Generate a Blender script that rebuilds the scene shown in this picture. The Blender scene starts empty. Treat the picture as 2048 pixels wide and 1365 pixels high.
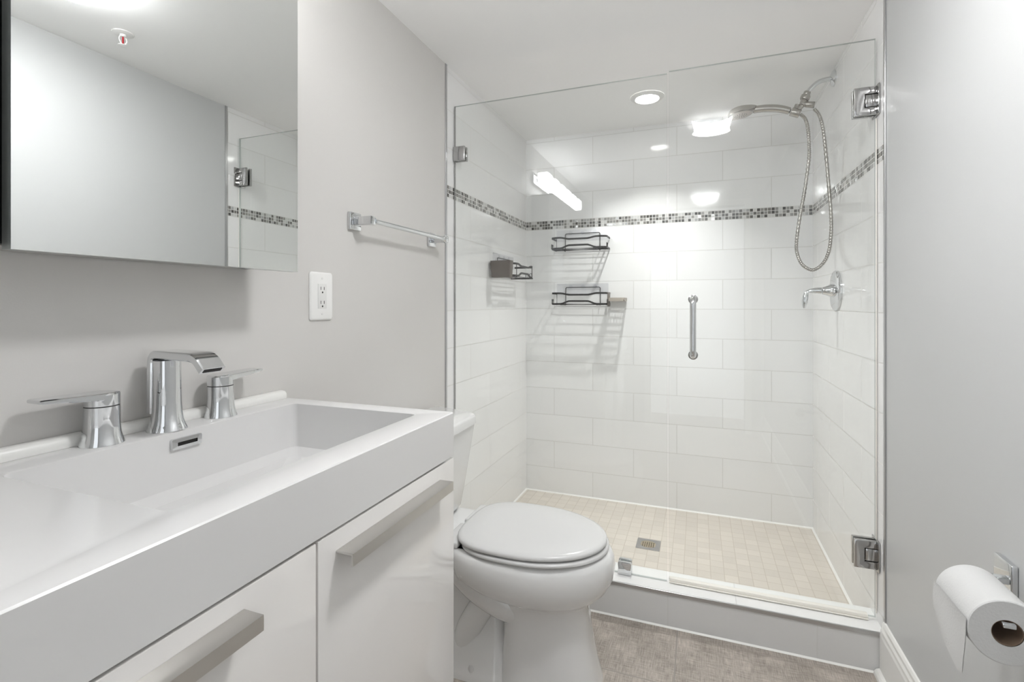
import bpy, bmesh, math, random
from mathutils import Vector, Matrix
random.seed(7)
S = bpy.context.scene
COL = S.collection
# ------------------------------------------------------------------ camera, world, exposure
cam_d = bpy.data.cameras.new('camera'); cam = bpy.data.objects.new('camera', cam_d); COL.objects.link(cam)
cam_d.sensor_width = 36.0; cam_d.lens = 992.27 / 2048 * 36.0
cam_d.shift_y = -(682.5 - 608.7) / 2048
cam_d.clip_start = 0.02
cam.location = (0.9674, 0.0, 1.1309)
cam.rotation_euler = (math.radians(90), 0, math.radians(20.553))
S.camera = cam
wd = bpy.data.worlds.new('world'); S.world = wd; wd.use_nodes = True
wd.node_tree.nodes['Background'].inputs[0].default_value = (0.93, 0.97, 1.0, 1)
wd.node_tree.nodes['Background'].inputs[1].default_value = 0.28     # even fill light through the doorway, standing in for an unseen hall
S.view_settings.view_transform = 'Standard'
S.view_settings.look = 'None'
S.view_settings.gamma = 1.0
S.view_settings.exposure = 2.16
LAMP, DOWN, BULB = 22.0, 5.0, 5.5        # lamp strengths
DOWN_W = 1.15                              # shower downlight, watts
S.cycles.max_bounces = 16; S.cycles.diffuse_bounces = 8; S.cycles.glossy_bounces = 8
S.cycles.transparent_max_bounces = 24
S.cycles.sample_clamp_indirect = 6.0

W, D, H = 1.5, 2.8235, 2.1146
YT = 1.8125         # start of the tiled alcove / front of the curb
ZS = 0.0188         # shower floor
ZC = 0.126          # top of the curb
XM = 0.137          # face of the mirror doors
YN = -1.0           # wall behind the camera

# ------------------------------------------------------------------ materials
def newmat(name):
    m = bpy.data.materials.new(name); m.use_nodes = True
    return m, m.node_tree.nodes, m.node_tree.links, m.node_tree.nodes['Principled BSDF']
def pm(name, col, rough=0.4, metal=0.0, spec=0.5, bump=0.0, bscale=200.0, coat=0.0, var=0.0):
    m, n, l, b = newmat(name)
    c = (*col, 1)
    b.inputs['Base Color'].default_value = c
    b.inputs['Roughness'].default_value = rough; b.inputs['Metallic'].default_value = metal
    b.inputs['Specular IOR Level'].default_value = spec
    b.inputs['Coat Weight'].default_value = coat; b.inputs['Coat Roughness'].default_value = 0.04
    if bump or var:
        tc = n.new('ShaderNodeTexCoord'); nz = n.new('ShaderNodeTexNoise')
        nz.inputs['Scale'].default_value = bscale; nz.inputs['Detail'].default_value = 3
        l.new(tc.outputs['Object'], nz.inputs['Vector'])
        if bump:
            bp = n.new('ShaderNodeBump'); bp.inputs['Strength'].default_value = bump; bp.inputs['Distance'].default_value = 0.001
            l.new(nz.outputs['Fac'], bp.inputs['Height']); l.new(bp.outputs['Normal'], b.inputs['Normal'])
        if var:
            mx = n.new('ShaderNodeMix'); mx.data_type = 'RGBA'
            mx.inputs['A'].default_value = tuple(x*(1-var) for x in col)+(1,); mx.inputs['B'].default_value = tuple(min(1, x*(1+var)) for x in col)+(1,)
            l.new(nz.outputs['Fac'], mx.inputs['Factor']); l.new(mx.outputs['Result'], b.inputs['Base Color'])
    return m
def em(name, col, strength):
    m, n, l, b = newmat(name)
    b.inputs['Base Color'].default_value = (0.85, 0.85, 0.85, 1)
    b.inputs['Emission Color'].default_value = (*col, 1); b.inputs['Emission Strength'].default_value = strength
    b.inputs['Roughness'].default_value = 0.3
    return m

def plane_vec(n, l, ax, ou, ov):
    """2-D surface coordinates (u, v, 0) of a wall in metres"""
    tc = n.new('ShaderNodeTexCoord'); sp = n.new('ShaderNodeSeparateXYZ'); cb = n.new('ShaderNodeCombineXYZ')
    l.new(tc.outputs['Object'], sp.inputs[0])
    for k, (a, o) in enumerate(zip(ax, (ou, ov))):
        ad = n.new('ShaderNodeMath'); ad.operation = 'SUBTRACT'; ad.inputs[1].default_value = o
        l.new(sp.outputs[a], ad.inputs[0]); l.new(ad.outputs[0], cb.inputs[k])
    return cb.outputs[0]
def tile_mat(name, ax, ou, ov, bw, rh, col, grout, rough=0.08, mortar=0.0022, offset=0.5, var=0.02, bump=0.35, wavy=0.05):
    m, n, l, b = newmat(name)
    v = plane_vec(n, l, ax, ou, ov)
    br = n.new('ShaderNodeTexBrick'); br.offset = offset; br.offset_frequency = 2; br.squash = 1.0
    br.inputs['Scale'].default_value = 1.0; br.inputs['Mortar Size'].default_value = mortar
    br.inputs['Mortar Smooth'].default_value = 0.2; br.inputs['Bias'].default_value = 0.0
    br.inputs['Brick Width'].default_value = bw; br.inputs['Row Height'].default_value = rh
    br.inputs['Color1'].default_value = tuple(x*(1-var) for x in col)+(1,)
    br.inputs['Color2'].default_value = tuple(min(1, x*(1+var)) for x in col)+(1,)
    br.inputs['Mortar'].default_value = (*grout, 1)
    l.new(v, br.inputs['Vector']); l.new(br.outputs['Color'], b.inputs['Base Color'])
    rr = n.new('ShaderNodeMapRange'); rr.inputs['To Min'].default_value = rough; rr.inputs['To Max'].default_value = 0.7
    l.new(br.outputs['Fac'], rr.inputs['Value']); l.new(rr.outputs[0], b.inputs['Roughness'])
    iv = n.new('ShaderNodeMath'); iv.operation = 'SUBTRACT'; iv.inputs[0].default_value = 1.0; l.new(br.outputs['Fac'], iv.inputs[1])
    nz = n.new('ShaderNodeTexNoise'); nz.inputs['Scale'].default_value = 14; nz.inputs['Detail'].default_value = 1; l.new(v, nz.inputs['Vector'])
    b1 = n.new('ShaderNodeBump'); b1.inputs['Strength'].default_value = wavy; b1.inputs['Distance'].default_value = 0.004
    l.new(nz.outputs['Fac'], b1.inputs['Height'])
    b2 = n.new('ShaderNodeBump'); b2.inputs['Strength'].default_value = bump; b2.inputs['Distance'].default_value = 0.0012
    l.new(iv.outputs[0], b2.inputs['Height']); l.new(b1.outputs['Normal'], b2.inputs['Normal']); l.new(b2.outputs['Normal'], b.inputs['Normal'])
    return m
def mosaic_mat(name, ax, ou, ov):
    m, n, l, b = newmat(name)
    v = plane_vec(n, l, ax, ou, ov)
    P = 0.01666
    sc = n.new('ShaderNodeVectorMath'); sc.operation = 'SCALE'; sc.inputs['Scale'].default_value = 1 / P; l.new(v, sc.inputs[0])
    fl = n.new('ShaderNodeVectorMath'); fl.operation = 'FLOOR'; l.new(sc.outputs[0], fl.inputs[0])
    wn = n.new('ShaderNodeTexWhiteNoise'); wn.noise_dimensions = '2D'; l.new(fl.outputs[0], wn.inputs['Vector'])
    cr = n.new('ShaderNodeValToRGB'); cr.color_ramp.interpolation = 'CONSTANT'
    e = cr.color_ramp.elements
    stops = [(0, (.075, .072, .066)), (.16, (.14, .135, .125)), (.34, (.21, .20, .185)), (.52, (.30, .295, .28)), (.66, (.43, .43, .43)), (.76, (.60, .60, .59)), (.9, (.66, .655, .64))]
    e[0].position = 0; e[0].color = (*stops[0][1], 1); e[1].position = stops[1][0]; e[1].color = (*stops[1][1], 1)
    for p, c in stops[2:]:
        k = e.new(p); k.color = (*c, 1)
    l.new(wn.outputs['Value'], cr.inputs[0])
    br = n.new('ShaderNodeTexBrick'); br.offset = 0.0; br.inputs['Scale'].default_value = 1.0
    br.inputs['Mortar Size'].default_value = 0.0013; br.inputs['Mortar Smooth'].default_value = 0.1
    br.inputs['Brick Width'].default_value = P; br.inputs['Row Height'].default_value = P
    br.inputs['Mortar'].default_value = (.74, .73, .71, 1)
    l.new(cr.outputs[0], br.inputs['Color1']); l.new(cr.outputs[0], br.inputs['Color2']); l.new(v, br.inputs['Vector'])
    l.new(br.outputs['Color'], b.inputs['Base Color'])
    rr = n.new('ShaderNodeMapRange'); rr.inputs['To Min'].default_value = 0.09; rr.inputs['To Max'].default_value = 0.7
    l.new(br.outputs['Fac'], rr.inputs['Value']); l.new(rr.outputs[0], b.inputs['Roughness'])
    iv = n.new('ShaderNodeMath'); iv.operation = 'SUBTRACT'; iv.inputs[0].default_value = 1.0; l.new(br.outputs['Fac'], iv.inputs[1])
    # every glass chip sits at a slightly different tilt
    w2 = n.new('ShaderNodeTexWhiteNoise'); w2.noise_dimensions = '3D'
    a3 = n.new('ShaderNodeVectorMath'); a3.operation = 'ADD'; a3.inputs[1].default_value = (3, 9, 5); l.new(fl.outputs[0], a3.inputs[0]); l.new(a3.outputs[0], w2.inputs['Vector'])
    s1 = n.new('ShaderNodeVectorMath'); s1.operation = 'SUBTRACT'; s1.inputs[1].default_value = (.5, .5, .5); l.new(w2.outputs['Color'], s1.inputs[0])
    s2 = n.new('ShaderNodeVectorMath'); s2.operation = 'SCALE'; s2.inputs['Scale'].default_value = 0.10; l.new(s1.outputs[0], s2.inputs[0])
    b2 = n.new('ShaderNodeBump'); b2.inputs['Strength'].default_value = 0.5; b2.inputs['Distance'].default_value = 0.001
    l.new(iv.outputs[0], b2.inputs['Height'])
    s3 = n.new('ShaderNodeVectorMath'); s3.operation = 'ADD'; l.new(b2.outputs['Normal'], s3.inputs[0]); l.new(s2.outputs[0], s3.inputs[1])
    s4 = n.new('ShaderNodeVectorMath'); s4.operation = 'NORMALIZE'; l.new(s3.outputs[0], s4.inputs[0]); l.new(s4.outputs[0], b.inputs['Normal'])
    return m
def floor_mat(name):
    """taupe porcelain with a woven linen print, 30 x 60 cm"""
    m, n, l, b = newmat(name)
    v = plane_vec(n, l, (0, 1), 0.5979, 1.54)
    def stretched(sx, sy, scale, det):
        mp = n.new('ShaderNodeMapping'); mp.inputs['Scale'].default_value = (sx, sy, 1); l.new(v, mp.inputs['Vector'])
        z = n.new('ShaderNodeTexNoise'); z.inputs['Scale'].default_value = scale; z.inputs['Detail'].default_value = det; z.inputs['Roughness'].default_value = .7
        l.new(mp.outputs[0], z.inputs['Vector']); return z.outputs['Fac']
    a = stretched(1, .05, 420, 3); c = stretched(.05, 1, 420, 3); d = stretched(1, 1, 7, 3)
    ad = n.new('ShaderNodeMath'); ad.operation = 'ADD'; l.new(a, ad.inputs[0]); l.new(c, ad.inputs[1])
    a2 = n.new('ShaderNodeMath'); a2.operation = 'MULTIPLY_ADD'; a2.inputs[1].default_value = .7; l.new(d, a2.inputs[0]); l.new(ad.outputs[0], a2.inputs[2])
    mr = n.new('ShaderNodeMapRange'); mr.inputs['From Min'].default_value = 1.03; mr.inputs['From Max'].default_value = 1.66; l.new(a2.outputs[0], mr.inputs['Value'])
    cr = n.new('ShaderNodeValToRGB'); e = cr.color_ramp.elements
    e[0].color = (.19, .165, .14, 1); e[1].color = (.57, .51, .455, 1); l.new(mr.outputs[0], cr.inputs[0])
    br = n.new('ShaderNodeTexBrick'); br.offset = 0.5; br.inputs['Scale'].default_value = 1.0
    br.inputs['Mortar Size'].default_value = 0.0022; br.inputs['Brick Width'].default_value = .605; br.inputs['Row Height'].default_value = .302
    br.inputs['Mortar'].default_value = (.31, .285, .255, 1)
    l.new(cr.outputs[0], br.inputs['Color1']); l.new(cr.outputs[0], br.inputs['Color2']); l.new(v, br.inputs['Vector'])
    l.new(br.outputs['Color'], b.inputs['Base Color']); b.inputs['Roughness'].default_value = .5
    bp = n.new('ShaderNodeBump'); bp.inputs['Strength'].default_value = .15; bp.inputs['Distance'].default_value = .001
    l.new(ad.outputs[0], bp.inputs['Height']); l.new(bp.outputs['Normal'], b.inputs['Normal'])
    return m
def pane_mat(name, tint, r0=0.04, extra=0.0):
    """thin clear sheet: transmission with Schlick reflection, the same for every ray"""
    m, n, l, b = newmat(name); n.remove(b); out = n['Material Output']
    g = n.new('ShaderNodeNewGeometry'); dt = n.new('ShaderNodeVectorMath'); dt.operation = 'DOT_PRODUCT'
    l.new(g.outputs['Normal'], dt.inputs[0]); l.new(g.outputs['Incoming'], dt.inputs[1])
    ab = n.new('ShaderNodeMath'); ab.operation = 'ABSOLUTE'; l.new(dt.outputs['Value'], ab.inputs[0])
    om = n.new('ShaderNodeMath'); om.operation = 'SUBTRACT'; om.inputs[0].default_value = 1.0; l.new(ab.outputs[0], om.inputs[1])
    pw = n.new('ShaderNodeMath'); pw.operation = 'POWER'; pw.inputs[1].default_value = 5; l.new(om.outputs[0], pw.inputs[0])
    ma = n.new('ShaderNodeMath'); ma.operation = 'MULTIPLY_ADD'; ma.inputs[1].default_value = 1 - r0; ma.inputs[2].default_value = r0; l.new(pw.outputs[0], ma.inputs[0])
    t = n.new('ShaderNodeBsdfTransparent'); t.inputs[0].default_value = (*tint, 1)
    gl = n.new('ShaderNodeBsdfGlossy'); gl.inputs['Roughness'].default_value = 0.0
    mx = n.new('ShaderNodeMixShader'); l.new(ma.outputs[0], mx.inputs[0]); l.new(t.outputs[0], mx.inputs[1]); l.new(gl.outputs[0], mx.inputs[2])
    last = mx
    if extra:
        df = n.new('ShaderNodeBsdfDiffuse'); df.inputs[0].default_value = (.80, .74, .64, 1)
        m2 = n.new('ShaderNodeMixShader'); m2.inputs[0].default_value = extra; l.new(mx.outputs[0], m2.inputs[1]); l.new(df.outputs[0], m2.inputs[2]); last = m2
    l.new(last.outputs[0], out.inputs[0])
    return m

TILE = (.86, .86, .858); GROUT = (.70, .695, .68)
M = dict(
    paint_left=pm('greige wall paint', (.645, .63, .61), .42, spec=.35, bump=.08, bscale=350),  # one paint on both walls; this tone is raised to balance the light
    paint_right=pm('pale grey wall paint', (.565, .572, .572), .36, spec=.4, bump=.08, bscale=350),  # same paint as the left, colour lowered to even out the light
    ceil=pm('ceiling paint', (.94, .937, .93), .7, bump=.05, bscale=300),
    white_trim=pm('white trim paint', (.83, .825, .80), .35),
    tile_back=tile_mat('white wall tile, end wall', (0, 2), .1745, .0097, .457, .1563, TILE, GROUT),
    tile_back_up=tile_mat('white wall tile, end wall top', (0, 2), .1745, 1.6230, .457, .1563, TILE, GROUT),
    tile_side=tile_mat('white wall tile, side', (1, 2), 2.043, .0097, .45, .1563, TILE, GROUT),
    tile_side_up=tile_mat('white wall tile, side top', (1, 2), 2.043, 1.6230, .45, .1563, TILE, GROUT),
    mos_back=mosaic_mat('glass mosaic, end wall', (0, 2), 0.0, 1.5730),
    mos_side=mosaic_mat('glass mosaic, side', (1, 2), 0.003, 1.5730),
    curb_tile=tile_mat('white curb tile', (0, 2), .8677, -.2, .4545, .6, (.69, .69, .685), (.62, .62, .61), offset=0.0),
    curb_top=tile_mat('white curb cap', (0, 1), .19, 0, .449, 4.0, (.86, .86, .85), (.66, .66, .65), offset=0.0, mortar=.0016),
    pan=tile_mat('cream mosaic shower floor', (0, 1), .019, .012, .0525, .0525, (.67, .62, .555), (.575, .52, .455), rough=.3, mortar=.0016, offset=0.0, var=.05),
    floor=floor_mat('linen look floor tile'),
    caulk=pm('white caulk', (.90, .895, .87), .5),
    chrome=pm('chrome', (.72, .73, .74), .05, 1.0),
    dark_chrome=pm('polished hinge metal', (.48, .475, .47), .12, 1.0),
    alu=pm('aluminium edge trim', (.52, .52, .525), .28, 1.0),
    nickel=pm('brushed nickel', (.43, .41, .38), .27, 1.0),
    pull=pm('satin steel pull', (.60, .585, .56), .32, 1.0),
    brass=pm('brassy steel grate', (.66, .58, .44), .25, 1.0),
    dark=pm('dark recess', (.012, .011, .01), .6),
    black=pm('black anodised cabinet', (.018, .018, .02), .35),
    wire=pm('black coated wire', (.022, .021, .02), .38),
    cup=pm('taupe plastic', (.135, .115, .10), .45, bump=.1, bscale=500),
    dish=pm('beige plastic', (.42, .375, .325), .4),
    ceramic=pm('vitreous china', (.76, .76, .755), .07, coat=.4),
    seat=pm('moulded seat plastic', (.66, .66, .655), .2),
    sink=pm('cast white sink top', (.69, .685, .68), .24),
    lacquer=pm('white high gloss lacquer', (.77, .75, .73), .06, coat=.6),
    mirror=pm('mirror silver', (.78, .795, .785), .0, 1.0),
    mirror_edge=pm('mirror door edge', (.50, .52, .51), .3, .6),
    plastic=pm('white plastic', (.84, .835, .82), .3),
    plastic2=pm('white receptacle plastic', (.76, .755, .74), .35),
    paper=pm('toilet tissue', (.64, .64, .635), .95, spec=.1, bump=.5, bscale=260),
    core=pm('cardboard core', (.22, .155, .11), .9),
    glass=pane_mat('clear shower glass', (.985, .992, .988)),
    film=pane_mat('clear adhesive film', (.975, .976, .983), .03),
    vinyl=pm('cream vinyl seal', (.88, .85, .79), .22),
    glass_edge=pm('polished glass edge', (.50, .535, .52), .1, spec=.9),
    dark_edge=pm('glass edge at the wall', (.26, .26, .25), .15, spec=.9),
    lamp=em('frosted lamp glass', (.985, .99, 1.0), LAMP),
    lamp_back=em('frosted lamp glass, back', (.985, .99, 1.0), LAMP * .12),
    down=em('downlight lens', (1.0, .99, .97), DOWN),
    bulb=em('frosted shade glass', (.98, .99, 1.0), BULB),
    red=pm('red sprinkler bulb', (.45, .02, .03), .15),
    hall=pm('hall paint', (.5, .5, .5), .6),
)

# ------------------------------------------------------------------ mesh helpers
def NB(): return bmesh.new()
def merge(bm, tmp, mi=0, mat4=None):
    if mat4 is not None: bmesh.ops.transform(tmp, matrix=mat4, verts=tmp.verts)
    for f in tmp.faces: f.material_index = mi
    me = bpy.data.meshes.new('tmp'); tmp.to_mesh(me); tmp.free()
    bm.from_mesh(me); bpy.data.meshes.remove(me)
def bx(bm, x0, x1, y0, y1, z0, z1, bev=0.0, seg=2, mi=0, mat4=None):
    t = NB(); bmesh.ops.create_cube(t, size=1)
    for v in t.verts:
        v.co = Vector((x0 + (v.co.x + .5) * (x1 - x0), y0 + (v.co.y + .5) * (y1 - y0), z0 + (v.co.z + .5) * (z1 - z0)))
    if bev: bmesh.ops.bevel(t, geom=t.edges[:], offset=bev, segments=seg, profile=.5, affect='EDGES')
    merge(bm, t, mi, mat4); return bm
def loft(bm, rings, cap0=True, cap1=True, mi=0, closed=True):
    t = NB(); R = [[t.verts.new(p) for p in r] for r in rings]; n = len(R[0])
    for a, b in zip(R, R[1:]):
        for i in range(n if closed else n - 1):
            j = (i + 1) % n; t.faces.new((a[i], a[j], b[j], b[i]))
    if cap0: t.faces.new(list(reversed(R[0])))
    if cap1: t.faces.new(R[-1])
    bmesh.ops.recalc_face_normals(t, faces=t.faces); merge(bm, t, mi); return bm
def frame_of(d):
    d = d.normalized(); a = Vector((0, 0, 1)) if abs(d.z) < .9 else Vector((1, 0, 0))
    u = d.cross(a).normalized(); return u, u.cross(d).normalized()
def lathe(bm, prof, org, axis=(0, 0, 1), n=32, cap0=True, cap1=True, mi=0):
    ax = Vector(axis).normalized(); u, v = frame_of(ax); o = Vector(org)
    rings = [[o + ax * h + (u * math.cos(a) + v * math.sin(a)) * r for a in [2 * math.pi * k / n for k in range(n)]] for r, h in prof]
    return loft(bm, rings, cap0, cap1, mi)
def spline(pts, k=6):
    P = [Vector(p) for p in pts]; P = [2 * P[0] - P[1]] + P + [2 * P[-1] - P[-2]]; out = []
    for i in range(1, len(P) - 2):
        a, b, c, d = P[i - 1:i + 3]
        for s in range(k):
            t = s / k
            out.append(.5 * (2 * b + (c - a) * t + (2 * a - 5 * b + 4 * c - d) * t * t + (3 * b - a - 3 * c + d) * t ** 3))
    out.append(P[-2]); return out
def fillet(pts, r, k=6, closed=False):
    P = [Vector(p) for p in pts]; out = []; n = len(P)
    for i in range(n):
        if not closed and i in (0, n - 1): out.append(P[i]); continue
        a, b, c = P[i - 1], P[i], P[(i + 1) % n]
        d1, d2 = (a - b), (c - b); q = min(r, d1.length * .49, d2.length * .49)
        p1, p2 = b + d1.normalized() * q, b + d2.normalized() * q
        for s in range(k + 1):
            t = s / k; out.append((1 - t) ** 2 * p1 + 2 * t * (1 - t) * b + t * t * p2)
    return out
def tube(bm, path, r, n=10, closed=False, mi=0, prof=None):
    """sweep a circle (or the (side, up) profile prof) along a path"""
    P = [Vector(p) for p in path]; m = len(P); rings = []; u = None
    for i in range(m):
        if closed: d = P[(i + 1) % m] - P[i - 1]
        else: d = P[min(i + 1, m - 1)] - P[max(i - 1, 0)]
        d.normalize()
        if prof is not None:
            sd = d.cross(Vector((0, 0, 1))); sd = sd.normalized() if sd.length > 1e-4 else Vector((1, 0, 0)); up = Vector((0, 0, 1))
            rings.append([P[i] + sd * a + up * b for a, b in prof]); continue
        if u is None: u, v = frame_of(d)
        else:
            u = (u - d * u.dot(d)).normalized(); v = d.cross(u)
        rr = r[i] if isinstance(r, (list, tuple)) else r
        rings.append([P[i] + (u * math.cos(2 * math.pi * k / n) + v * math.sin(2 * math.pi * k / n)) * rr for k in range(n)])
    if closed: rings.append(rings[0]); return loft(bm, rings, False, False, mi)
    return loft(bm, rings, True, True, mi)
def prism(bm, poly, ax, a0, a1, bev=0.0, seg=2, mi=0):
    """extrude a 2-D polygon along axis ax (0, 1, 2); poly holds the other two coordinates in order"""
    def p3(p, a):
        c = list(p); c.insert(ax, a); return Vector(c)
    t = NB(); A = [t.verts.new(p3(p, a0)) for p in poly]; B = [t.verts.new(p3(p, a1)) for p in poly]; n = len(poly)
    fa = t.faces.new(A); fb = t.faces.new(list(reversed(B)))
    for i in range(n):
        j = (i + 1) % n; t.faces.new((A[i], B[i], B[j], A[j]))
    bmesh.ops.recalc_face_normals(t, faces=t.faces)
    if bev: bmesh.ops.bevel(t, geom=[e for f in (fa, fb) for e in f.edges], offset=bev, segments=seg, profile=.5, affect='EDGES')
    merge(bm, t, mi); return bm
def rrect(x0, x1, y0, y1, r, k=6):
    out = []
    for cx, cy, a0 in ((x1 - r, y1 - r, 0), (x0 + r, y1 - r, 90), (x0 + r, y0 + r, 180), (x1 - r, y0 + r, 270)):
        for s in range(k + 1):
            a = math.radians(a0 + 90 * s / k); out.append((cx + r * math.cos(a), cy + r * math.sin(a)))
    return out
def ring_z(poly, z): return [Vector((x, y, z)) for x, y in poly]

def tag(o, label=None, cat=None, group=None, kind=None):
    if label: o['label'] = label
    if cat: o['category'] = cat
    if group: o['group'] = group
    if kind: o['kind'] = kind
    return o
def obj(name, bm, mat, parent=None, ang=38, smooth=True):
    me = bpy.data.meshes.new(name); bm.to_mesh(me); bm.free()
    for m in (mat if isinstance(mat, (list, tuple)) else [mat]): me.materials.append(M[m] if isinstance(m, str) else m)
    if smooth:
        for p in me.polygons: p.use_smooth = True
        me.set_sharp_from_angle(angle=math.radians(ang))
    o = bpy.data.objects.new(name, me); COL.objects.link(o)
    if parent is not None:
        o.parent = parent
        base = parent
        while base.parent is not None: base = base.parent
        if parent.type == 'EMPTY': o.matrix_parent_inverse = Matrix.Translation(-Vector(parent.location))
    return o
def thing(name, label, cat, loc=(0, 0, 0), group=None):
    o = bpy.data.objects.new(name, None); COL.objects.link(o); o.location = loc; o.empty_display_size = .05
    return tag(o, label, cat, group)
def struct(name, bm, mat, label=None, smooth=False):
    o = obj(name, bm, mat, smooth=smooth); o['kind'] = 'structure'
    if label: o['label'] = label
    return o
def copy_tree(o, parent=None):
    c = o.copy(); COL.objects.link(c)
    if parent is not None: c.parent = parent
    for ch in list(o.children): copy_tree(ch, c)
    return c

# ------------------------------------------------------------------ room shell
T = .1
struct('floor', bx(NB(), -T, W + T, YN - .6, YT + .003, -T, 0), 'floor', 'taupe linen-look floor tiles')
struct('ceiling', bx(NB(), -T, W + T, YN - T, D + T, H, H + T), 'ceil', 'plain white ceiling')
struct('wall_left', bx(NB(), -T, 0, YN - T, YT, 0, H), 'paint_left', 'warm grey painted wall behind the vanity')
struct('wall_right', bx(NB(), W, W + T, YN - T, YT, 0, H), 'paint_right', 'grey painted wall with the paper holder')
b = NB(); bx(b, -T, .55, YN - T, YN, 0, H); bx(b, 1.35, W + T, YN - T, YN, 0, H); bx(b, .55, 1.35, YN - T, YN, 2.0, H)
struct('wall_front', b, 'paint_right', 'painted wall with the doorway')
b = NB(); bx(b, .50, .55, YN - T, YN + .015, 0, 2.05); bx(b, 1.35, 1.40, YN - T, YN + .015, 0, 2.05); bx(b, .55, 1.35, YN - T, YN + .015, 2.0, 2.05)
struct('door_1', b, 'white_trim', 'white door casing')

def tiled(name, ax_boxes, mats, label):
    bm = NB()
    for (x0, x1, y0, y1) in [ax_boxes]:
        bx(bm, x0, x1, y0, y1, -T, 1.5730, mi=0); bx(bm, x0, x1, y0, y1, 1.5730, 1.6230, mi=1); bx(bm, x0, x1, y0, y1, 1.6230, H, mi=2)
    return struct(name, bm, mats, label)
tiled('wall_back', (-T, W + T, D, D + T), ['tile_back', 'mos_back', 'tile_back_up'], 'white tiled end wall of the shower')
tiled('wall_shower_left', (-T, 0, YT, D), ['tile_side', 'mos_side', 'tile_side_up'], 'white tiled left wall of the shower')
tiled('wall_shower_right', (W, W + T, YT, D), ['tile_side', 'mos_side', 'tile_side_up'], 'white tiled right wall of the shower')
struct('floor_shower', bx(NB(), 0, W, YT + .02, D, -T, ZS), 'pan', 'cream mosaic shower floor')
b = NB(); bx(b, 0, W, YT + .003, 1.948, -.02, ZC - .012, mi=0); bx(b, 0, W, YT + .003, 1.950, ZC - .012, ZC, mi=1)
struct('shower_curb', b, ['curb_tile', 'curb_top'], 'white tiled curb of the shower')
# aluminium edge profiles: left wall, right wall, curb
struct('trim_1', bx(NB(), 0, .004, YT - .012, YT + .001, .08, H, .0012), 'alu', 'aluminium edge strip on the left wall')
struct('trim_2', bx(NB(), W - .004, W, YT - .012, YT + .001, .166, H, .0012), 'alu', 'aluminium edge strip on the right wall')
struct('trim_3', bx(NB(), .0, W - .0, YT - .001, YT + .005, ZC - .012, ZC + .0006, .0008), 'alu', 'aluminium edge strip along the curb')
# caulk in the shower corners and under the curb
b = NB()
prism(b, [(D, ZS), (D - .006, ZS), (D, ZS + .006)], 0, 0, W)
prism(b, [(0, ZS), (.007, ZS), (0, ZS + .007)], 1, 1.95, D)
prism(b, [(W, ZS), (W - .007, ZS), (W, ZS + .007)], 1, 1.95, D)
prism(b, [(YT + .003, 0), (YT - .002, 0), (YT + .003, .005)], 0, 0, W - .02)
struct('trim_4', b, 'caulk', 'white caulk along the shower floor and curb')
for nm, x, sg in (('baseboard_right', W, -1), ('baseboard_left', 0, 1)):
    prof = [(0, 0), (.030, 0), (.028, .009), (.022, .016), (.014, .019), (.0135, .120), (.0115, .128), (.0115, .138), (.008, .146), (.008, .156), (.004, .163), (0, .165)]
    b = NB(); prism(b, [(x + sg * px, pz) for px, pz in prof], 1, YN if sg < 0 else .97, YT - .001 if sg < 0 else YT - .001)
    struct(nm, b, 'white_trim', 'white moulded baseboard', smooth=False)

# ------------------------------------------------------------------ shower glass
def glass_sheet(name, x0, x1, z0, z1, parent, left_edge='glass_edge'):
    b = NB(); bx(b, x0, x1, 1.878, 1.888, z0, z1)
    b.faces.ensure_lookup_table()
    for f in b.faces:
        f.material_index = 0 if abs(f.normal.y) > .9 else (2 if f.normal.x < -.9 else 1)
    return obj(name, b, ['glass', 'glass_edge', left_edge], parent, smooth=False)
gp = thing('glass_panel', 'fixed clear glass panel behind the toilet, left of the glass door', 'shower screen', (.43, 1.883, ZC))
glass_sheet('pane', .004, .862, ZC + .001, 1.967, gp, 'dark_edge')
def clip(x0, x1, z0, z1):
    b = NB()
    for y0, y1 in ((1.866, 1.8775), (1.8885, 1.90)): bx(b, x0, x1, y0, y1, z0, z1, .003, 3)
    return b
tag(obj('glass_clip', clip(.002, .056, 1.733, 1.793), 'dark_chrome', gp), 'square grey metal clip at the left wall')
b = NB()
for y0, y1 in ((1.864, 1.8775), (1.8885, 1.902)):
    prism(b, [(x, z) for x, z in rrect(.688, .737, ZC + .0012, .175, .006)], 1, y0, y1, .0025)
tag(obj('glass_clip', b, 'chrome', gp), 'square chrome clip on the curb')

dr = thing('shower_door', 'frameless clear glass shower door with chrome pull and two hinges on the right wall', 'shower door', (1.18, 1.883, ZC))
glass_sheet('pane', .869, 1.4945, .136, 1.974, dr)
def hinge(zc):
    b = NB(); h = .0445
    poly = [(1.4345, zc - h), (1.4945, zc - h), (1.4945, zc - .021), (1.4625, zc - .021), (1.4625, zc + .021), (1.4945, zc + .021), (1.4945, zc + h), (1.4345, zc + h)]
    P = [poly[0]] + poly[1:]
    for y0, y1 in ((1.864, 1.8775), (1.8885, 1.902)): prism(b, P, 1, y0, y1, .0025, 2)
    hp = obj('hinge', b, 'dark_chrome', dr)
    b = NB(); bx(b, 1.4640, 1.4985, 1.8655, 1.9005, zc - .0195, zc + .0195, .003)
    obj('hinge_knuckle', b, 'dark_chrome', hp)
    b = NB(); bx(b, 1.4945, 1.4992, 1.850, 1.916, zc - .048, zc + .048, .0015)
    lathe(b, [(.004, 0), (.004, .088)], (1.4965, 1.883, zc - .044), n=12)
    obj('wall_plate', b, 'dark_chrome', hp)
hinge(1.775); hinge(.337)
b = NB()
tube(b, fillet([(.951, 1.878, 1.148), (.951, 1.832, 1.148), (.951, 1.832, .950), (.951, 1.878, .950)], .026, 8), .0105, 20)
hd = obj('handle', b, 'chrome', dr)
b = NB()
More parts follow.
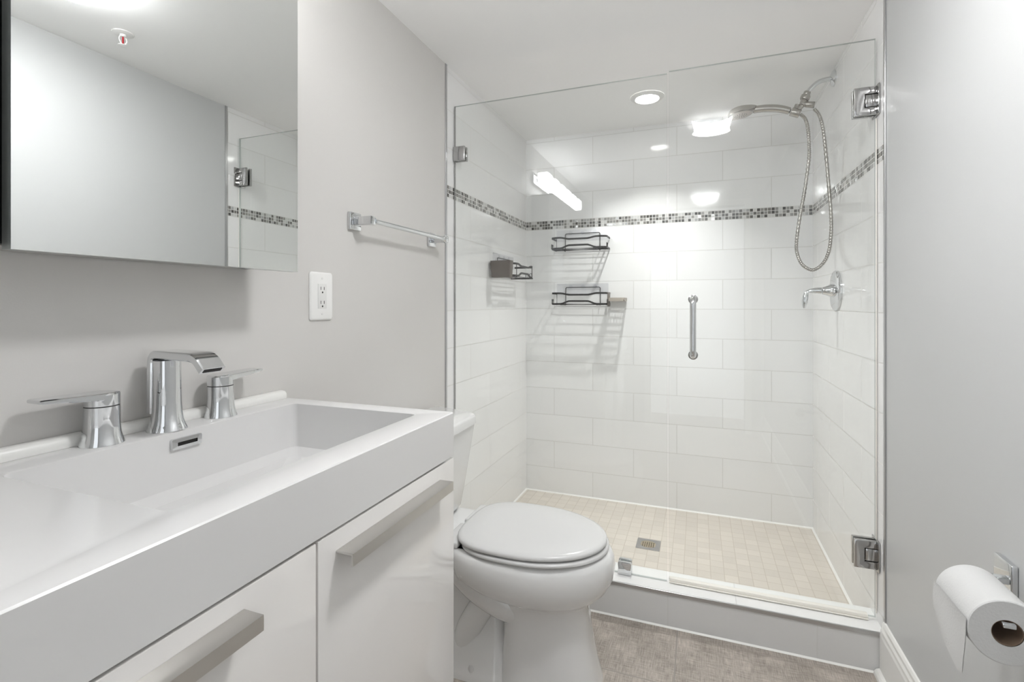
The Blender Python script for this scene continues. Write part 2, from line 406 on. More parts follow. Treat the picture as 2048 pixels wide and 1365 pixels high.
for z in (1.148, .950): lathe(b, [(.0165, 0), (.0165, .003), (.012, .005)], (.951, 1.878, z), (0, -1, 0), 28)
obj('washer', b, 'dark_chrome', hd)
b = NB(); bx(b, .870, 1.474, 1.8735, 1.8925, .1285, .1425, .002); bx(b, .870, 1.474, 1.868, 1.8735, .1285, .1320, .001)
obj('bottom_seal', b, 'vinyl', dr)
b = NB(); bx(b, 1.4947, 1.4980, 1.877, 1.889, .15, 1.72, .001) ; obj('side_seal', b, 'vinyl', dr)

# ------------------------------------------------------------------ shower drain
t = thing('shower_drain', 'square steel drain with a round grate in the shower floor', 'drain', (.752, 2.368, ZS))
b = NB(); pl = rrect(.700, .805, 2.317, 2.419, .003)
ci = [(.752 + .0355 * math.cos(math.radians(45 + 360 * k / len(pl) - 0)), 2.368 + .0355 * math.sin(math.radians(45 + 360 * k / len(pl) - 0))) for k in range(len(pl))]
# start angles aligned so that the outer and inner rings match
ci = []
for x, y in pl:
    a = math.atan2(y - 2.368, x - .752); ci.append((.752 + .0355 * math.cos(a), 2.368 + .0355 * math.sin(a)))
loft(b, [ring_z(pl, ZS + .0003), ring_z(pl, ZS + .0022), ring_z(ci, ZS + .0022), ring_z(ci, ZS + .0004)], False, False)
for sx in (-1, 1):
    lathe(b, [(.0035, 0), (.003, .001)], (.752 + sx * .044, 2.368, ZS + .0022), n=12)
obj('drain_plate', b, 'alu', t)
b = NB(); lathe(b, [(.0352, 0), (.0352, .0004)], (.752, 2.368, ZS + .0003), n=32); obj('drain_well', b, 'dark', t)
b = NB()
for k in range(-3, 4):
    o = k * .0095; hl = math.sqrt(max(0, .0352 ** 2 - o * o)) - .0006
    bx(b, .752 + o - .0021, .752 + o + .0021, 2.368 - hl, 2.368 + hl, ZS + .0008, ZS + .0024)
    bx(b, .752 - hl, .752 + hl, 2.368 + o - .0021, 2.368 + o + .0021, ZS + .0009, ZS + .0025)
obj('drain_grate', b, 'brass', t)

# ------------------------------------------------------------------ shower valve
YV = 2.3707; ZV = 1.186
t = thing('shower_valve', 'chrome shower mixer with round plate and curved lever on the right tiled wall', 'shower valve', (W, YV, ZV))
b = NB(); lathe(b, [(.083, .0005), (.083, .006), (.079, .010), (.060, .0135), (.030, .016), (.0, .0165)], (W, YV, ZV), (-1, 0, 0), 48, True, False); obj('cover_plate', b, 'chrome', t)
b = NB(); lathe(b, [(.027, .016), (.0265, .024), (.021, .034), (.0165, .045), (.015, .052)], (W, YV, ZV), (-1, 0, 0), 32); obj('hub', b, 'chrome', t)
b = NB()
P = spline([(W - .052, YV, ZV), (W - .075, YV, ZV + .001), (W - .098, YV, ZV - .002), (W - .110, YV, ZV - .012), (W - .1135, YV, ZV - .030), (W - .116, YV, ZV - .050), (W - .1175, YV, ZV - .072)], 6)
tube(b, P, [.0145 - .006 * min(1, i / 14) + (.0035 * math.sin(math.pi * max(0, i - 16) / max(1, len(P) - 17)) if i > 16 else 0) - (.004 * max(0, (i - len(P) + 8) / 8)) for i in range(len(P))], 16)
obj('lever', b, 'chrome', t)
b = NB(); lathe(b, [(.0075, .0165), (.0085, .030), (.006, .034)], (W, YV - .045, ZV - .004), (-1, 0, 0), 16); obj('diverter_knob', b, 'chrome', t)

# ------------------------------------------------------------------ shower arm and hand shower
YA = 2.405
t = thing('shower_pipe', 'bent chrome shower arm high on the right tiled wall', 'shower pipe', (W, YA, 2.072))
b = NB(); lathe(b, [(.0335, .0005), (.0335, .006), (.028, .011), (.018, .015), (.013, .017)], (W, YA, 2.072), (-1, 0, 0), 32); obj('flange', b, 'chrome', t)
b = NB(); tube(b, spline([(W - .01, YA, 2.072), (W - .035, YA, 2.071), (W - .060, YA, 2.064), (W - .083, YA, 2.045), (W - .100, YA, 2.025)], 6), .0098, 18); obj('arm', b, 'chrome', t)
dv = Vector((-.36, 0, -.93)).normalized(); p0 = Vector((W - .0985, YA, 2.030))
b = NB(); lathe(b, [(.0125, 0), (.0135, .003), (.0135, .012), (.0125, .014), (.0175, .016), (.0185, .019), (.0185, .030), (.0175, .033), (.0165, .0335), (.0165, .036), (.0125, .038), (.0115, .058)], p0, dv, 32)
obj('swivel_nut', b, 'nickel', t)
p1 = p0 + dv * .052
b = NB(); lathe(b, [(.0115, -.006), (.0120, .012), (.0120, .020)], p1, (.98, 0, -.2), 24); lathe(b, [(.0095, 0), (.0125, .006), (.0135, .034), (.012, .037)], p1 + Vector((.008, 0, -.003)), (.96, -.05, -.22), 24)
obj('hose_outlet', b, 'nickel', t)
p2 = Vector((1.3565, YA, 1.9475))
b = NB(); tube(b, [p0 + dv * .038, p0 + dv * .060, p2 + Vector((.004, 0, .006))], .0105, 18); lathe(b, [(.0165, -.019), (.018, -.017), (.018, .015), (.0165, .018)], p2, (.90, 0, -.42), 28)
lathe(b, [(.0105, 0), (.0105, .022)], p2 + Vector((.0, 0, .012)), (.36, 0, .93), 20)
obj('holder', b, 'nickel', t)

t = thing('hand_shower', 'brushed nickel hand shower with looping metal hose hung in its holder', 'hand shower', (1.15, YA, 1.95))
b = NB()
P = spline([(1.338, YA, 1.9560), (1.310, YA, 1.9680), (1.280, YA, 1.9765), (1.245, YA, 1.9815), (1.215, YA, 1.9825), (1.195, YA, 1.9815)], 8)
n = len(P); tube(b, P, [.0145 + .0015 * math.sin(math.pi * i / n) for i in range(n)], 20)
obj('handle', b, 'nickel', t)
b = NB(); hx = 1.1425; hz = 1.9730; tilt = Vector((.13, 0, -1)).normalized()
ux = Vector((1, 0, .13)).normalized(); uy = Vector((0, 1, 0))
def hring(rx, ry, off, n=36, neck=0):
    o = Vector((hx, YA, hz)) + tilt * off
    return [o + ux * (rx * math.cos(a) + (neck * max(0, math.cos(a)) ** 3)) + uy * ry * math.sin(a) for a in [2 * math.pi * k / n for k in range(n)]]
loft(b, [hring(.018, .016, -.0245, neck=.02), hring(.034, .034, -.0225, neck=.022), hring(.046, .046, -.016, neck=.022), hring(.0515, .0515, -.004, neck=.014), hring(.0525, .0525, .004, neck=.006), hring(.050, .050, .008)])
hh = obj('head', b, 'nickel', t)
b = NB(); o = Vector((hx, YA, hz)) + tilt * .0081; lathe(b, [(.046, 0), (.044, .0012), (.02, .0018)], o, tilt, 36)
fp = obj('spray_face', b, pm('spray face plastic', (.50, .46, .42), .4), hh)
b = NB()
for rr, k in ((.008, 6), (.016, 10), (.024, 14)):
    for i in range(k):
        a = 2 * math.pi * i / k; lathe(b, [(.0012, 0), (.0009, .0022)], o + tilt * .0012 + ux * rr * math.cos(a) + uy * rr * math.sin(a), tilt, 6)
tag(obj('nozzle', b, 'dark', hh), kind='stuff')
hose = [(1.3750, YA, 1.9390), (1.393, YA, 1.915), (1.403, YA, 1.870), (1.407, YA, 1.803), (1.406, YA, 1.740), (1.391, YA, 1.615), (1.374, YA, 1.510), (1.361, YA, 1.405), (1.362, YA, 1.351), (1.381, YA, 1.300), (1.419, YA, 1.275), (1.455, YA, 1.298), (1.476, YA - .01, 1.347), (1.4835, YA - .015, 1.420), (1.4835, YA - .015, 1.503), (1.475, YA - .015, 1.629), (1.465, YA - .01, 1.776), (1.456, YA - .005, 1.871), (1.444, YA, 1.925), (1.426, YA, 1.9540)]
P = spline(hose, 26); n = len(P)
b = NB(); tube(b, P, [.0064 + (.0009 if (i % 4) in (0, 1) else -.0002) for i in range(n)], 12)
obj('hose', b, 'nickel', t, ang=80)

# ------------------------------------------------------------------ shower caddies (built once at the origin, then copied)
def make_caddy(label, group):
    w, dp = .312, .118
    r = thing('shower_caddy', label, 'shower caddy', (0, 0, 0), group)
    def rail(z, wave):
        pts = []
        def zz(f):
            s = max(0, min(1, min(f, 1 - f) * 5 - .6)); return z + wave * (s * s * (3 - 2 * s))
        base = fillet([(0, .004, 0), (0, dp - .015, 0), (.03, dp, 0), (w - .03, dp, 0), (w, dp - .015, 0), (w, .004, 0)], .012, 4)
        dense = []
        for a, c in zip(base, base[1:]):
            k = max(1, int((c - a).length / .012))
            dense += [a.lerp(c, i / k) for i in range(k)]
        dense.append(base[-1])
        for p in dense:
            pts.append((p.x, p.y, zz((p.x - .02) / (w - .04)) if p.y > dp - .004 else z))
        bm = NB(); tube(bm, pts, 0, prof=[(-.002, -.005), (.002, -.005), (.002, .005), (-.002, .005)]); return bm
    obj('upper_rail', rail(.064, -.009), 'wire', r)
    b = rail(.004, .016); tube(b, [(0, .006, .004), (w, .006, .004)], .002, 8); tube(b, [(0.012, dp - .004, .001), (w - .012, dp - .004, .001)], .003, 8)
    obj('lower_rail', b, 'wire', r)
    b = NB()
    for k in range(1, 6): tube(b, [(.002, .006 + k * .0175, 0), (w - .002, .006 + k * .0175, 0)], .0016, 6)
    for x in (.055, w - .055): tube(b, [(x, .005, -.002), (x, dp - .003, -.002)], .002, 6)
    obj('base_grid', b, 'wire', r)
    for x in (.033, w - .033):
        b = NB(); tube(b, [(x, dp - .001, -.003), (x, dp - .001, .064)], .0019, 8); obj('upright', b, 'wire', r)
    b = NB(); tube(b, fillet([(.055, .005, -.002), (.055, .005, .100), (w - .055, .005, .100), (w - .055, .005, -.002)], .010, 6), .0019, 8); obj('hanging_loop', b, 'wire', r)
    for x in (.0, w):
        for y in (.070, .092):
            b = NB(); tube(b, fillet([(x, y, .003), (x, y, .030), (x, y + .013, .030), (x, y + .013, .003)], .0064, 6), .0015, 8); obj('hook', b, 'wire', r)
    b = NB(); bx(b, .010, w - .002, .0004, .0012, .055, .122); pad = obj('adhesive_pad', b, 'film', r, smooth=False); pad['label'] = 'clear film pad stuck to the tile'
    for x in (.085, .156, .227):
        b = NB(); lathe(b, [(.0115, .0014), (.0115, .0028), (.010, .0028)], (x, .0, .104), (0, 1, 0), 20); obj('suction_ring', b, 'film', pad)
    return r
ca = make_caddy('black wire caddy on the end tiled wall, upper of two', 'wire shower caddies')
ca.location = (.500, D, 1.440); ca.rotation_euler = (0, 0, math.pi)
cb = copy_tree(ca); cb['label'] = 'black wire caddy on the end tiled wall, lower, with the beige soap dish'; cb.location = (.502, D, 1.128)
cc = copy_tree(ca); cc['label'] = 'black wire caddy on the left tiled wall with the taupe cup'; cc.location = (0, 2.612, 1.270); cc.rotation_euler = (0, 0, -math.pi / 2)

t = thing('shower_cup', 'taupe plastic cup hung on the near end of the left wall caddy', 'cup', (.062, 2.275, 1.25))
b = NB()
def cring(z, s, i=0): return ring_z(rrect(.008 + s + i, .116 - s - i, 2.248 + s * .6 + i, 2.2945 - i, .006), z)
loft(b, [cring(1.262, .007), cring(1.264, .0055), cring(1.345, 0), cring(1.345, 0, .0025), cring(1.268, .006, .0025)], True, True)
obj('cup_body', b, 'cup', t)
b = NB(); tube(b, [(.03, 2.296, 1.335), (.03, 2.298, 1.3445), (.10, 2.298, 1.3445), (.10, 2.296, 1.335)], .002, 6); obj('hanger', b, 'wire', t)

t = thing('soap_dish', 'beige slotted soap dish on the right end of the lower wire caddy', 'soap dish', (.555, 2.76, 1.15))
b = NB(); x0, x1, y0, y1, z0, z1 = .5095, .597, 2.706, 2.817, 1.150, 1.1535
nx, ny = 5, 8; pw = (x1 - x0 - .010) / nx; ph = (y1 - y0 - .010) / ny
for i in range(nx + 1):
    xx = x0 + .005 + i * pw; hw = .0018 if 0 < i < nx else .005
    bx(b, xx - hw, xx + hw, y0, y1, z0, z1)
for j in range(ny + 1):
    yy = y0 + .005 + j * ph; hw = .0022 if 0 < j < ny else .005
    bx(b, x0, x1, yy - hw, yy + hw, z0 + .0001, z1 + .0001)
obj('dish_tray', b, 'dish', t)
b = NB(); P = rrect(x0 - .001, x1 + .001, y0 - .001, y1 + .001, .010); Q = rrect(x0 + .002, x1 - .002, y0 + .002, y1 - .002, .008)
loft(b, [ring_z(P, 1.147), ring_z(P, 1.166), ring_z(Q, 1.166), ring_z(Q, 1.147), ring_z(P, 1.147)], False, False); obj('rim', b, 'dish', t)
b = NB(); bx(b, .5045, .5080, 2.712, 2.790, 1.118, 1.194, .0012); bx(b, .4985, .5045, 2.715, 2.787, 1.1965 - .004, 1.1965, .001)
obj('hanger', b, 'cup', t)

# ------------------------------------------------------------------ toilet
YC = 1.46
t = thing('toilet', 'white two-piece toilet with closed lid between the vanity and the shower', 'toilet', (.4, YC, 0))
def egg(xb, xf, hw, n=48, pb=2.6, pf=2.0, split=.42):
    xc = xb + (xf - xb) * split; out = []
    for k in range(n):
        a = 2 * math.pi * k / n; c, s = math.cos(a), math.sin(a)
        p = pf if c > 0 else pb; rx = (xf - xc) if c > 0 else (xc - xb)
        out.append((xc + rx * math.copysign(abs(c) ** (2 / p), c), YC + hw * math.copysign(abs(s) ** (2 / p), s)))
    return out
b = NB()
secs = [(0, .40, .700, .122, 3.2), (.012, .40, .698, .120, 3.2), (.06, .405, .686, .112, 3.0), (.14, .41, .672, .104, 2.8), (.21, .412, .663, .101, 2.7), (.248, .395, .664, .106, 2.5), (.262, .36, .676, .122, 2.3), (.275, .33, .694, .142, 2.2), (.295, .29, .718, .166, 2.1), (.325, .262, .734, .181, 2.05), (.36, .25, .740, .186, 2.0), (.385, .245, .738, .185, 2.0), (.399, .245, .731, .180, 2.0), (.404, .25, .722, .172, 2.0)]
loft(b, [ring_z(egg(xb, xf, hw, pb=(pp + .4 if z < .3 else 3.3), pf=pp), z) for z, xb, xf, hw, pp in secs])
# rear deck that carries the tank
rr = lambda x0, x1, hw, r, z: ring_z(rrect(x0, x1, YC - hw, YC + hw, r), z)
loft(b, [rr(.10, .36, .085, .03, .30), rr(.06, .38, .118, .03, .335), rr(.035, .40, .135, .035, .365), rr(.03, .40, .140, .035, .395), rr(.035, .39, .134, .03, .404)])
# trapway bulge and rear foot
for sg in (-1, 1):
    P = spline([(.50, YC + sg * .025, .225), (.43, YC + sg * .052, .225), (.34, YC + sg * .066, .262), (.27, YC + sg * .076, .315), (.21, YC + sg * .085, .350)], 6)
    tube(b, P, [.058 - .020 * i / len(P) for i in range(len(P))], 18)
    P = spline([(.37, YC + sg * .045, .235), (.325, YC + sg * .050, .17), (.29, YC + sg * .054, .10), (.28, YC + sg * .056, .03)], 6)
    tube(b, P, .040, 16)
loft(b, [rr(.10, .44, .118, .05, 0), rr(.10, .44, .117, .05, .020), rr(.11, .44, .112, .05, .030), rr(.13, .43, .098, .045, .075), rr(.15, .42, .078, .04, .105), rr(.18, .41, .058, .035, .125), rr(.20, .40, .052, .03, .30)])
obj('bowl', b, 'ceramic', t, ang=50)
def lidring(xb, xf, hw, z): return ring_z(egg(xb, xf, hw, 64, 3.2, 2.05, .44), z)
b = NB(); loft(b, [lidring(.294, .704, .167, .4088), lidring(.288, .718, .179, .4095), lidring(.286, .722, .182, .4115), lidring(.286, .722, .182, .4175), lidring(.288, .718, .179, .4200), lidring(.294, .704, .167, .4205)]); obj('seat', b, 'seat', t, ang=60)
b = NB(); loft(b, [lidring(.280, .700, .164, .4250), lidring(.274, .713, .177, .4256), lidring(.272, .716, .179, .4275), lidring(.272, .716, .179, .4335), lidring(.275, .712, .176, .438), lidring(.285, .698, .164, .4415), lidring(.34, .62, .11, .4432)])
obj('seat_lid', b, 'seat', t, ang=60)
for sg in (-1, 1):
    b = NB(); bx(b, .247, .300, YC + sg * .079 - .066, YC + sg * .079 + .066, .4045, .4238, .006, 3); obj('hinge_cap', b, 'seat', t)
    b = NB(); lathe(b, [(.016, .0), (.016, .012), (.012, .020), (.004, .0235)], (.33, YC + sg * .098, .024), n=20); obj('bolt_cap', b, 'seat', t)
b = NB()
loft(b, [rr(.045, .172, .125, .02, .408), rr(.040, .184, .133, .022, .425), rr(.034, .196, .150, .024, .52), rr(.028, .208, .172, .024, .64), rr(.026, .214, .184, .024, .702)])
obj('tank', b, 'ceramic', t, ang=50)
b = NB()
def lidpoly(i):
    return fillet([(.012 + i, YC - .215 + i, 0), (.19 - i, YC - .193 + i, 0), (.224 - i, YC - .165 + i, 0), (.228 - i, YC, 0), (.224 - i, YC + .165 - i, 0), (.19 - i, YC + .193 - i, 0), (.012 + i, YC + .235 - i, 0)], .02, 4, True)
def lz(i, z): return [Vector((p.x, p.y, z)) for p in lidpoly(i)]
loft(b, [lz(.004, .7025), lz(0, .705), lz(0, .730), lz(.003, .7355), lz(.008, .738)]); obj('tank_lid', b, 'ceramic', t, ang=50)

# ------------------------------------------------------------------ vanity
VY0, VY1 = .02, .9541
t = thing('vanity_cabinet', 'white high gloss vanity cabinet with two steel-handled doors', 'cabinet', (.24, .49, 0))
b = NB(); bx(b, .004, .456, VY0 + .004, VY0 + .020, .09, .8045); bx(b, .004, .456, VY1 - .018, VY1 - .002, .09, .8045)
bx(b, .004, .456, VY0 + .02, VY1 - .018, .09, .106); bx(b, .004, .016, VY0 + .02, VY1 - .018, .106, .8045); bx(b, .03, .40, VY0 + .03, VY1 - .03, .001, .09)
obj('body', b, 'lacquer', t)
for y0, y1, h0, h1 in ((.5475, VY1 - .0005, .583, .893), (VY0, .5435, .11, .428)):
    b = NB(); bx(b, .457, .4765, y0, y1, .095, .8015, .0012); d = obj('door', b, 'lacquer', t)
    zt = .774 if y0 > .3 else .779
    b = NB(); prism(b, [(.4770, zt), (.4770, zt - .0035), (.5035, zt - .0035), (.5035, zt - .018), (.507, zt - .018), (.507, zt)], 1, h0, h1, .0005, 1)
    obj('pull', b, 'pull', d)
# M: the white cast top with its basin
o_ = thing('sink_top', 'thick white sink top with a rectangular basin on the vanity', 'sink', (.24, .49, .806))
b = NB(); ro = lambda i, z: ring_z(rrect(.002 + i, .477 - i, VY0 + i, VY1 - i, .003), z)
ri = lambda i, z: ring_z(rrect(.078 + i, .412 - i, .385 + i, .912 - i, .012 + i * .4), z)
loft(b, [ri(.004, .8063), ro(.0, .8063), ro(0, .8973), ro(.002, .8993), ri(-.002, .8993), ri(.001, .8975), ri(.005, .835), ri(.012, .802), ri(.030, .786), ri(.08, .7835)], False, True)
obj('basin', b, 'sink', o_, ang=30)
b = NB(); P = rrect(.618, .675, .8675, .8870, .003); Q = rrect(.628, .666, .8735, .8800, .001)
R_ = lambda poly, x: [Vector((x, y, z)) for y, z in poly]
loft(b, [R_(P, .0795), R_(P, .0860), R_(Q, .0867), R_(Q, .0825)], False, False); ov = obj('overflow_cover', b, 'chrome', o_)
b = NB(); bx(b, .0805, .0822, .626, .668, .8715, .882); obj('overflow_slot', b, 'dark', ov)
b = NB(); lathe(b, [(.030, 0), (.030, .002), (.024, .004), (.0, .005)], (.245, .65, .7837), n=28, cap1=False); obj('basin_drain', b, 'chrome', o_)
prof = [(.0015, .8996), (.019, .8996), (.0195, .906), (.0185, .912), (.014, .917), (.006, .9185), (.0015, .9185)]
b = NB(); prism(b, prof, 1, .03, .9500, .002, 2)
tag(obj('splash_strip', b, 'white_trim'), 'slim white quarter-round strip along the wall behind the faucet', 'splash strip')

# ------------------------------------------------------------------ faucet
ZT = .8995
fa = t = thing('faucet', 'chrome three-piece faucet with a flat bent spout and two lever handles', 'faucet', (.045, .636, ZT))
b = NB(); lathe(b, [(.0325, 0), (.0322, .0015), (.0288, .009), (.0256, .019), (.0236, .033), (.0226, .050), (.0222, .075), (.0222, .128)], (.047, .636, ZT), n=40); obj('column', b, 'chrome', t)
b = NB()
cl = fillet([(.026, .636, .93), (.026, .6375, 1.0385), (.140, .6375, 1.0365), (.161, .6375, 1.0135)], .016, 8)
pts = []; n = len(cl)
for i, p in enumerate(cl):
    d = (cl[min(i + 1, n - 1)] - cl[max(i - 1, 0)]).normalized(); nn = Vector((-d.z, 0, d.x)); nn = -nn if (nn.z < 0 and i > 3) else nn
    s = i / (n - 1); th = .0075 if s > .3 else .0065
    hw = .0205 + .002 * s
    u = Vector((-d.z, 0, d.x))
    pts.append([p + u * th + Vector((0, -hw + .002, 0)), p + u * th + Vector((0, hw - .002, 0)), p + u * (th - .002) + Vector((0, hw, 0)), p - u * (th - .002) + Vector((0, hw, 0)), p - u * th + Vector((0, hw - .002, 0)), p - u * th + Vector((0, -hw + .002, 0)), p - u * (th - .002) + Vector((0, -hw, 0)), p + u * (th - .002) + Vector((0, -hw, 0))])
loft(b, pts); sp = obj('spout', b, 'chrome', t, ang=30)
e = cl[-1]; d = (cl[-1] - cl[-2]).normalized()
b = NB(); t_ = NB(); bmesh.ops.create_cube(t_, size=1)
mt = Matrix.Translation(e + d * .0002) @ d.to_track_quat('Z', 'Y').to_matrix().to_4x4() @ Matrix.Diagonal((.007, .034, .0012, 1))
# keep the slot across the spout
for v in t_.verts: v.co = Vector((v.co.x * .034, v.co.y * .007, v.co.z * .0012))
u = Vector((-d.z, 0, d.x)); rot = Matrix((Vector((0, 1, 0)), u, d)).transposed().to_4x4()
merge(b, t_, 0, Matrix.Translation(e + d * .0003) @ rot); obj('outlet_slot', b, 'dark', sp)
for yh, sg in ((.533, 1), (.752, -1)):
    hx_ = .0395; o = (hx_, yh, ZT)
    b = NB(); lathe(b, [(.031, 0), (.0307, .0015), (.0284, .008), (.0262, .018), (.0250, .030), (.0244, .044), (.0243, .0625)], o, n=40); r = obj('handle', b, 'chrome', fa)
    b = NB(); lathe(b, [(.0238, .0622), (.0238, .0642)], o, n=32); obj('seam_ring', b, 'dark', r)
    b = NB(); lathe(b, [(.0243, .0642), (.0243, .082), (.0225, .0845), (0, .0855)], o, n=40, cap1=False)
    rings = []
    for y, hw, z0, z1 in ((.018, .016, .0735, .0848), (.008, .0222, .0735, .0855), (-.012, .0228, .0735, .0858), (-.030, .0215, .0755, .0862), (-.060, .0200, .0790, .0872), (-.087, .0185, .0815, .0880), (-.091, .0165, .0825, .0875)):
        c = .0015; rings.append([Vector((hx_ + x, yh + sg * y, ZT + z)) for x, z in ((-hw + c, z0), (hw - c, z0), (hw, z0 + c), (hw, z1 - c), (hw - c, z1), (-hw + c, z1), (-hw, z1 - c), (-hw, z0 + c))])
    loft(b, rings); obj('lever', b, 'chrome', r, ang=30)

# ------------------------------------------------------------------ mirror cabinet
t = thing('mirror_cabinet', 'wall mirror cabinet with dark edges above the sink', 'mirror', (.06, .37, 1.21))
b = NB(); bx(b, .001, .112, -.118, .850, 1.2105, 1.806, .001); obj('body', b, 'black', t)
b = NB(); bx(b, .006, .104, -.105, .8100, 1.2092, 1.2105) ; obj('bottom_panel', b, 'pull', t)
for y0, y1 in ((.3725, .8625), (-.130, .3615)):
    b = NB(); bx(b, .1165, XM, y0, y1, 1.2022, 1.808)
    b.faces.ensure_lookup_table()
    for f in b.faces: f.material_index = 0 if f.normal.x > .9 else 1
    obj('mirror_door', b, ['mirror', 'mirror_edge'], t, smooth=False)

# ------------------------------------------------------------------ lamps
t = thing('vanity_light', 'six-shade vanity light bar above the mirror cabinet', 'lamp', (.03, .36, 1.91))
b = NB(); bx(b, .001, .018, -.13, .846, 1.878, 1.945, .003); obj('back_bar', b, 'chrome', t)
for k in range(6):
    y = -.055 + k * .1655
    b = NB(); lathe(b, [(.014, 0), (.014, .022)], (.017, y, 1.912), (1, 0, 0), 16); am = obj('lamp_arm', b, 'chrome', t)
    b = NB(); bx(b, .034, .106, y - .052, y + .052, 1.874, 1.950, .012, 3); obj('shade', b, 'bulb', t)
LX, LY, LH = 1.035, .90, .097
t = thing('ceiling_lamp', 'square bent-glass lamp lit on the ceiling, seen in the mirror', 'lamp', (LX, LY, H))
b = NB(); lathe(b, [(.06, 0), (.06, .018), (.012, .022), (.012, .052)], (LX, LY, H - .0005), (0, 0, -1), 32); obj('lamp_base', b, 'chrome', t)
b = NB(); N = 16; tp = NB(); g = {}
for lev in (0, 1):
    for i in range(N + 1):
        for j in range(N + 1):
            u, v = i / N * 2 - 1, j / N * 2 - 1
            # sides bow in, corners sweep up to the ceiling
            x = u * LH * (1 - .10 * (1 - v * v) * abs(u)); y = v * LH * (1 - .10 * (1 - u * u) * abs(v))
            z = -.058 + .020 * (u * u * v * v) + .008 * max(abs(u), abs(v)) ** 6 + (.005 if lev else 0)
            g[lev, i, j] = tp.verts.new((LX + x, LY + y, H + z))
for i in range(N):
    for j in range(N):
        tp.faces.new((g[0, i, j], g[0, i, j + 1], g[0, i + 1, j + 1], g[0, i + 1, j])); tp.faces.new((g[1, i, j], g[1, i + 1, j], g[1, i + 1, j + 1], g[1, i, j + 1]))
for k in range(N):
    for (a, c) in (((k, 0), (k + 1, 0)), ((N, k), (N, k + 1)), ((k + 1, N), (k, N)), ((0, k + 1), (0, k))):
        tp.faces.new((g[0, a[0], a[1]], g[0, c[0], c[1]], g[1, c[0], c[1]], g[1, a[0], a[1]]))
bmesh.ops.recalc_face_normals(tp, faces=tp.faces); merge(b, tp)
for f in b.faces: f.material_index = 1 if f.normal.z > .5 else 0
obj('lamp_glass', b, ['lamp', 'lamp_back'], t)
DX, DY = .741, 2.432
t = thing('downlight', 'round recessed downlight lit in the shower ceiling', 'lamp', (DX, DY, H))
b = NB(); lathe(b, [(.078, .0005), (.077, .004), (.070, .009), (.056, .011), (.051, .006), (.050, .001)], (DX, DY, H), (0, 0, -1), 48, False, False); obj('trim_ring', b, 'plastic', t)
b = NB(); lathe(b, [(.0505, .0008), (.0505, .006), (.045, .0085), (0, .0092)], (DX, DY, H), (0, 0, -1), 40, True, False); obj('lens', b, 'down', t)
ld = bpy.data.lights.new('downlight_beam', 'AREA'); ld.shape = 'DISK'; ld.size = .036; ld.energy = DOWN_W; ld.spread = math.radians(98); ld.color = (1.0, .995, .98)
lo = bpy.data.objects.new('downlight_beam', ld); COL.objects.link(lo); lo.location = (DX, DY, H - .0105); lo.parent = t; lo.matrix_parent_inverse = Matrix.Translation(-Vector(t.location))
t = thing('sprinkler_head', 'white fire sprinkler with a red bulb on the ceiling, seen in the mirror', 'sprinkler', (1.26, 1.19, H))
b = NB(); lathe(b, [(.034, .0005), (.033, .003), (.022, .006), (.012, .006)], (1.26, 1.19, H), (0, 0, -1), 32); obj('cover_ring', b, 'plastic', t)
b = NB(); lathe(b, [(.010, .006), (.009, .014)], (1.26, 1.19, H), (0, 0, -1), 20)
for sg in (-1, 1): tube(b, spline([(1.26, 1.19 + sg * .009, H - .012), (1.26, 1.19 + sg * .013, H - .026), (1.26, 1.19 + sg * .003, H - .044)], 5), .0022, 8)
lathe(b, [(.015, .044), (.016, .046), (.003, .049)], (1.26, 1.19, H), (0, 0, -1), 20); obj('frame', b, 'plastic', t)
b = NB(); lathe(b, [(.0025, .014), (.003, .026), (.0025, .040)], (1.26, 1.19, H), (0, 0, -1), 12); obj('glass_bulb', b, 'red', t)

# ------------------------------------------------------------------ things on the walls
t = thing('wall_outlet', 'white double outlet on the left wall under the mirror corner', 'outlet', (0, 1.086, 1.152))
OY, OZ, hy, hz = 1.0865, 1.1525, .0435, .0655
b = NB(); R2 = lambda i, x: [Vector((x, y, z)) for y, z in rrect(OY - hy + i, OY + hy - i, OZ - hz + i, OZ + hz - i, .008)]
loft(b, [R2(0, .0005), R2(0, .003), R2(.002, .0055), R2(.006, .0065)]); obj('cover_plate', b, 'plastic', t)
b = NB(); bx(b, .0060, .0078, OY - .0165, OY + .0165, OZ - .0335, OZ + .0335, .0006); rc = obj('receptacle', b, 'plastic2', t)
for zc in (OZ + .017, OZ - .021):
    b = NB()
    for dy in (-.0062, .0062): bx(b, .0077, .0080, OY + dy - .001, OY + dy + .001, zc, zc + .0085)
    lathe(b, [(.0026, 0), (.0026, .0003)], (.0077, OY, zc - .0065), (1, 0, 0), 12)
    obj('socket', b, 'dark', rc)
for zc in (OZ + .0485, OZ - .0485):
    b = NB(); lathe(b, [(.0032, .0064), (.0028, .0074)], (0, OY, zc), (1, 0, 0), 14); obj('screw', b, 'plastic2', t)

t = thing('towel_bar', 'chrome towel bar with square posts on the left wall', 'towel bar', (0, 1.45, 1.378))
for yc in (1.2235, 1.682):
    b = NB(); bx(b, .0005, .011, yc - .0265, yc + .0265, 1.378 - .0265, 1.378 + .0265, .003, 3); pl_ = obj('wall_plate', b, 'chrome', t)
    b = NB(); bx(b, .011, .074, yc - .0105, yc + .0105, 1.378 - .0125, 1.378 + .0125, .0025, 2); obj('post', b, 'chrome', t)
b = NB(); lathe(b, [(.0125, 0), (.008, .012), (.0078, .05), (.0078, .3872), (.008, .4252), (.0125, .4372)], (.064, 1.234, 1.378), (0, 1, 0), 24); obj('bar', b, 'chrome', t)

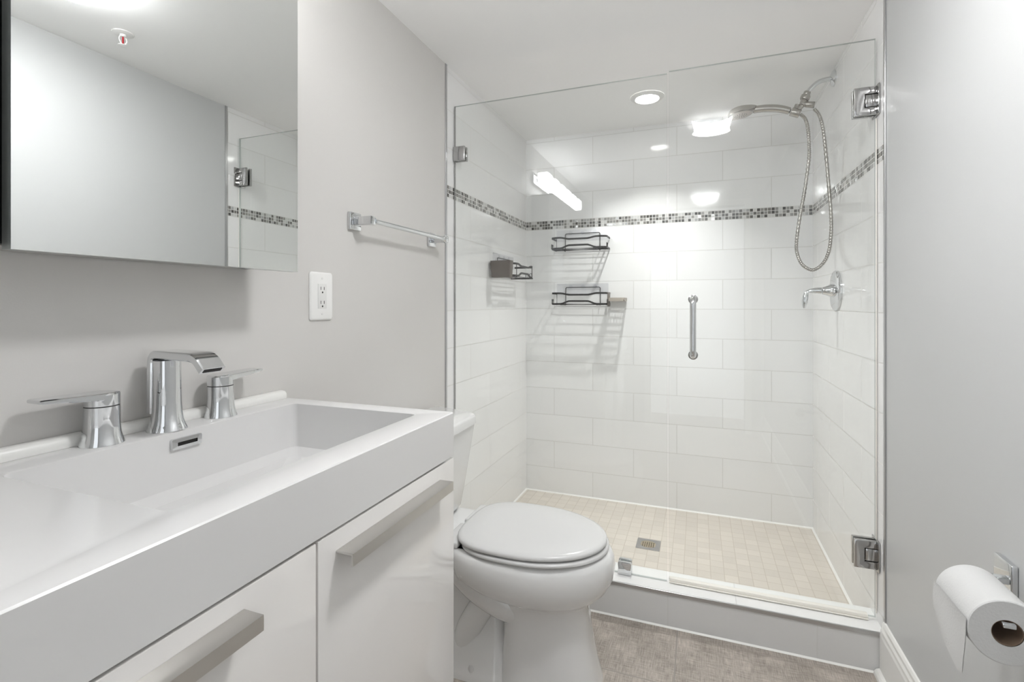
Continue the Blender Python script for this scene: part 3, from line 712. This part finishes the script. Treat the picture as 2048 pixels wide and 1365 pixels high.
RX, RZ = 1.417, .620
t = thing('toilet_paper_holder', 'chrome paper holder with square plate on the right wall', 'paper holder', (W, 1.165, .64))
b = NB(); bx(b, W - .011, W - .0005, 1.138, 1.196, .607, .664, .0025, 3); obj('wall_plate', b, 'chrome', t)
b = NB(); bx(b, RX - .006, W - .011, 1.140, 1.160, .6285, .6385, .002, 2); obj('arm', b, 'chrome', t)
b = NB(); bx(b, RX - .0085, RX + .0085, .984, 1.142, .6300, .6378, .0016, 2); obj('bar', b, 'chrome', t)
t = thing('toilet_paper_roll', 'white toilet paper roll with a torn hanging end on the chrome holder', 'toilet paper', (RX, 1.05, RZ))
b = NB(); n = 64
prof = [(.0203, 0), (.0485, 0), (.0500, .0015), (.0500, .1135), (.0485, .115), (.0203, .115)]
lathe(b, prof, (RX, .990, RZ), (0, 1, 0), n, False, False); obj('paper', b, 'paper', t)
b = NB(); lathe(b, [(.0190, .001), (.0202, .001), (.0202, .114), (.0190, .114), (.0190, .001)], (RX, .990, RZ), (0, 1, 0), 40, False, False); obj('cardboard_core', b, 'core', t)
b = NB(); tp = NB(); rows = 9; cols = 8; grid = {}
for lev in (0, 1):
    for i in range(rows):
        s = i / (rows - 1)
        for j in range(cols):
            q = j / (cols - 1)                              # 0 near edge, 1 far edge
            y = .990 + .115 * q
            zb = .528 + (.578 - .528) * q if q > .10 else .528 + .010 * (.10 - q) * 10
            z = RZ + .012 + (zb - RZ - .012) * s
            y2 = y + (.010 - .020 * q) * s * s * (1 - q * .5)
            x = RX - .0507 - .004 * s * math.sin(s * 2.2) + .002 * math.sin(q * 5 + s * 2) * s - lev * .0007
            grid[lev, i, j] = tp.verts.new((x, y2, z))
for lev in (0, 1):
    for i in range(rows - 1):
        for j in range(cols - 1): tp.faces.new((grid[lev, i, j], grid[lev, i + 1, j], grid[lev, i + 1, j + 1], grid[lev, i, j + 1]))
bmesh.ops.recalc_face_normals(tp, faces=tp.faces); merge(b, tp); obj('loose_sheet', b, 'paper', t)
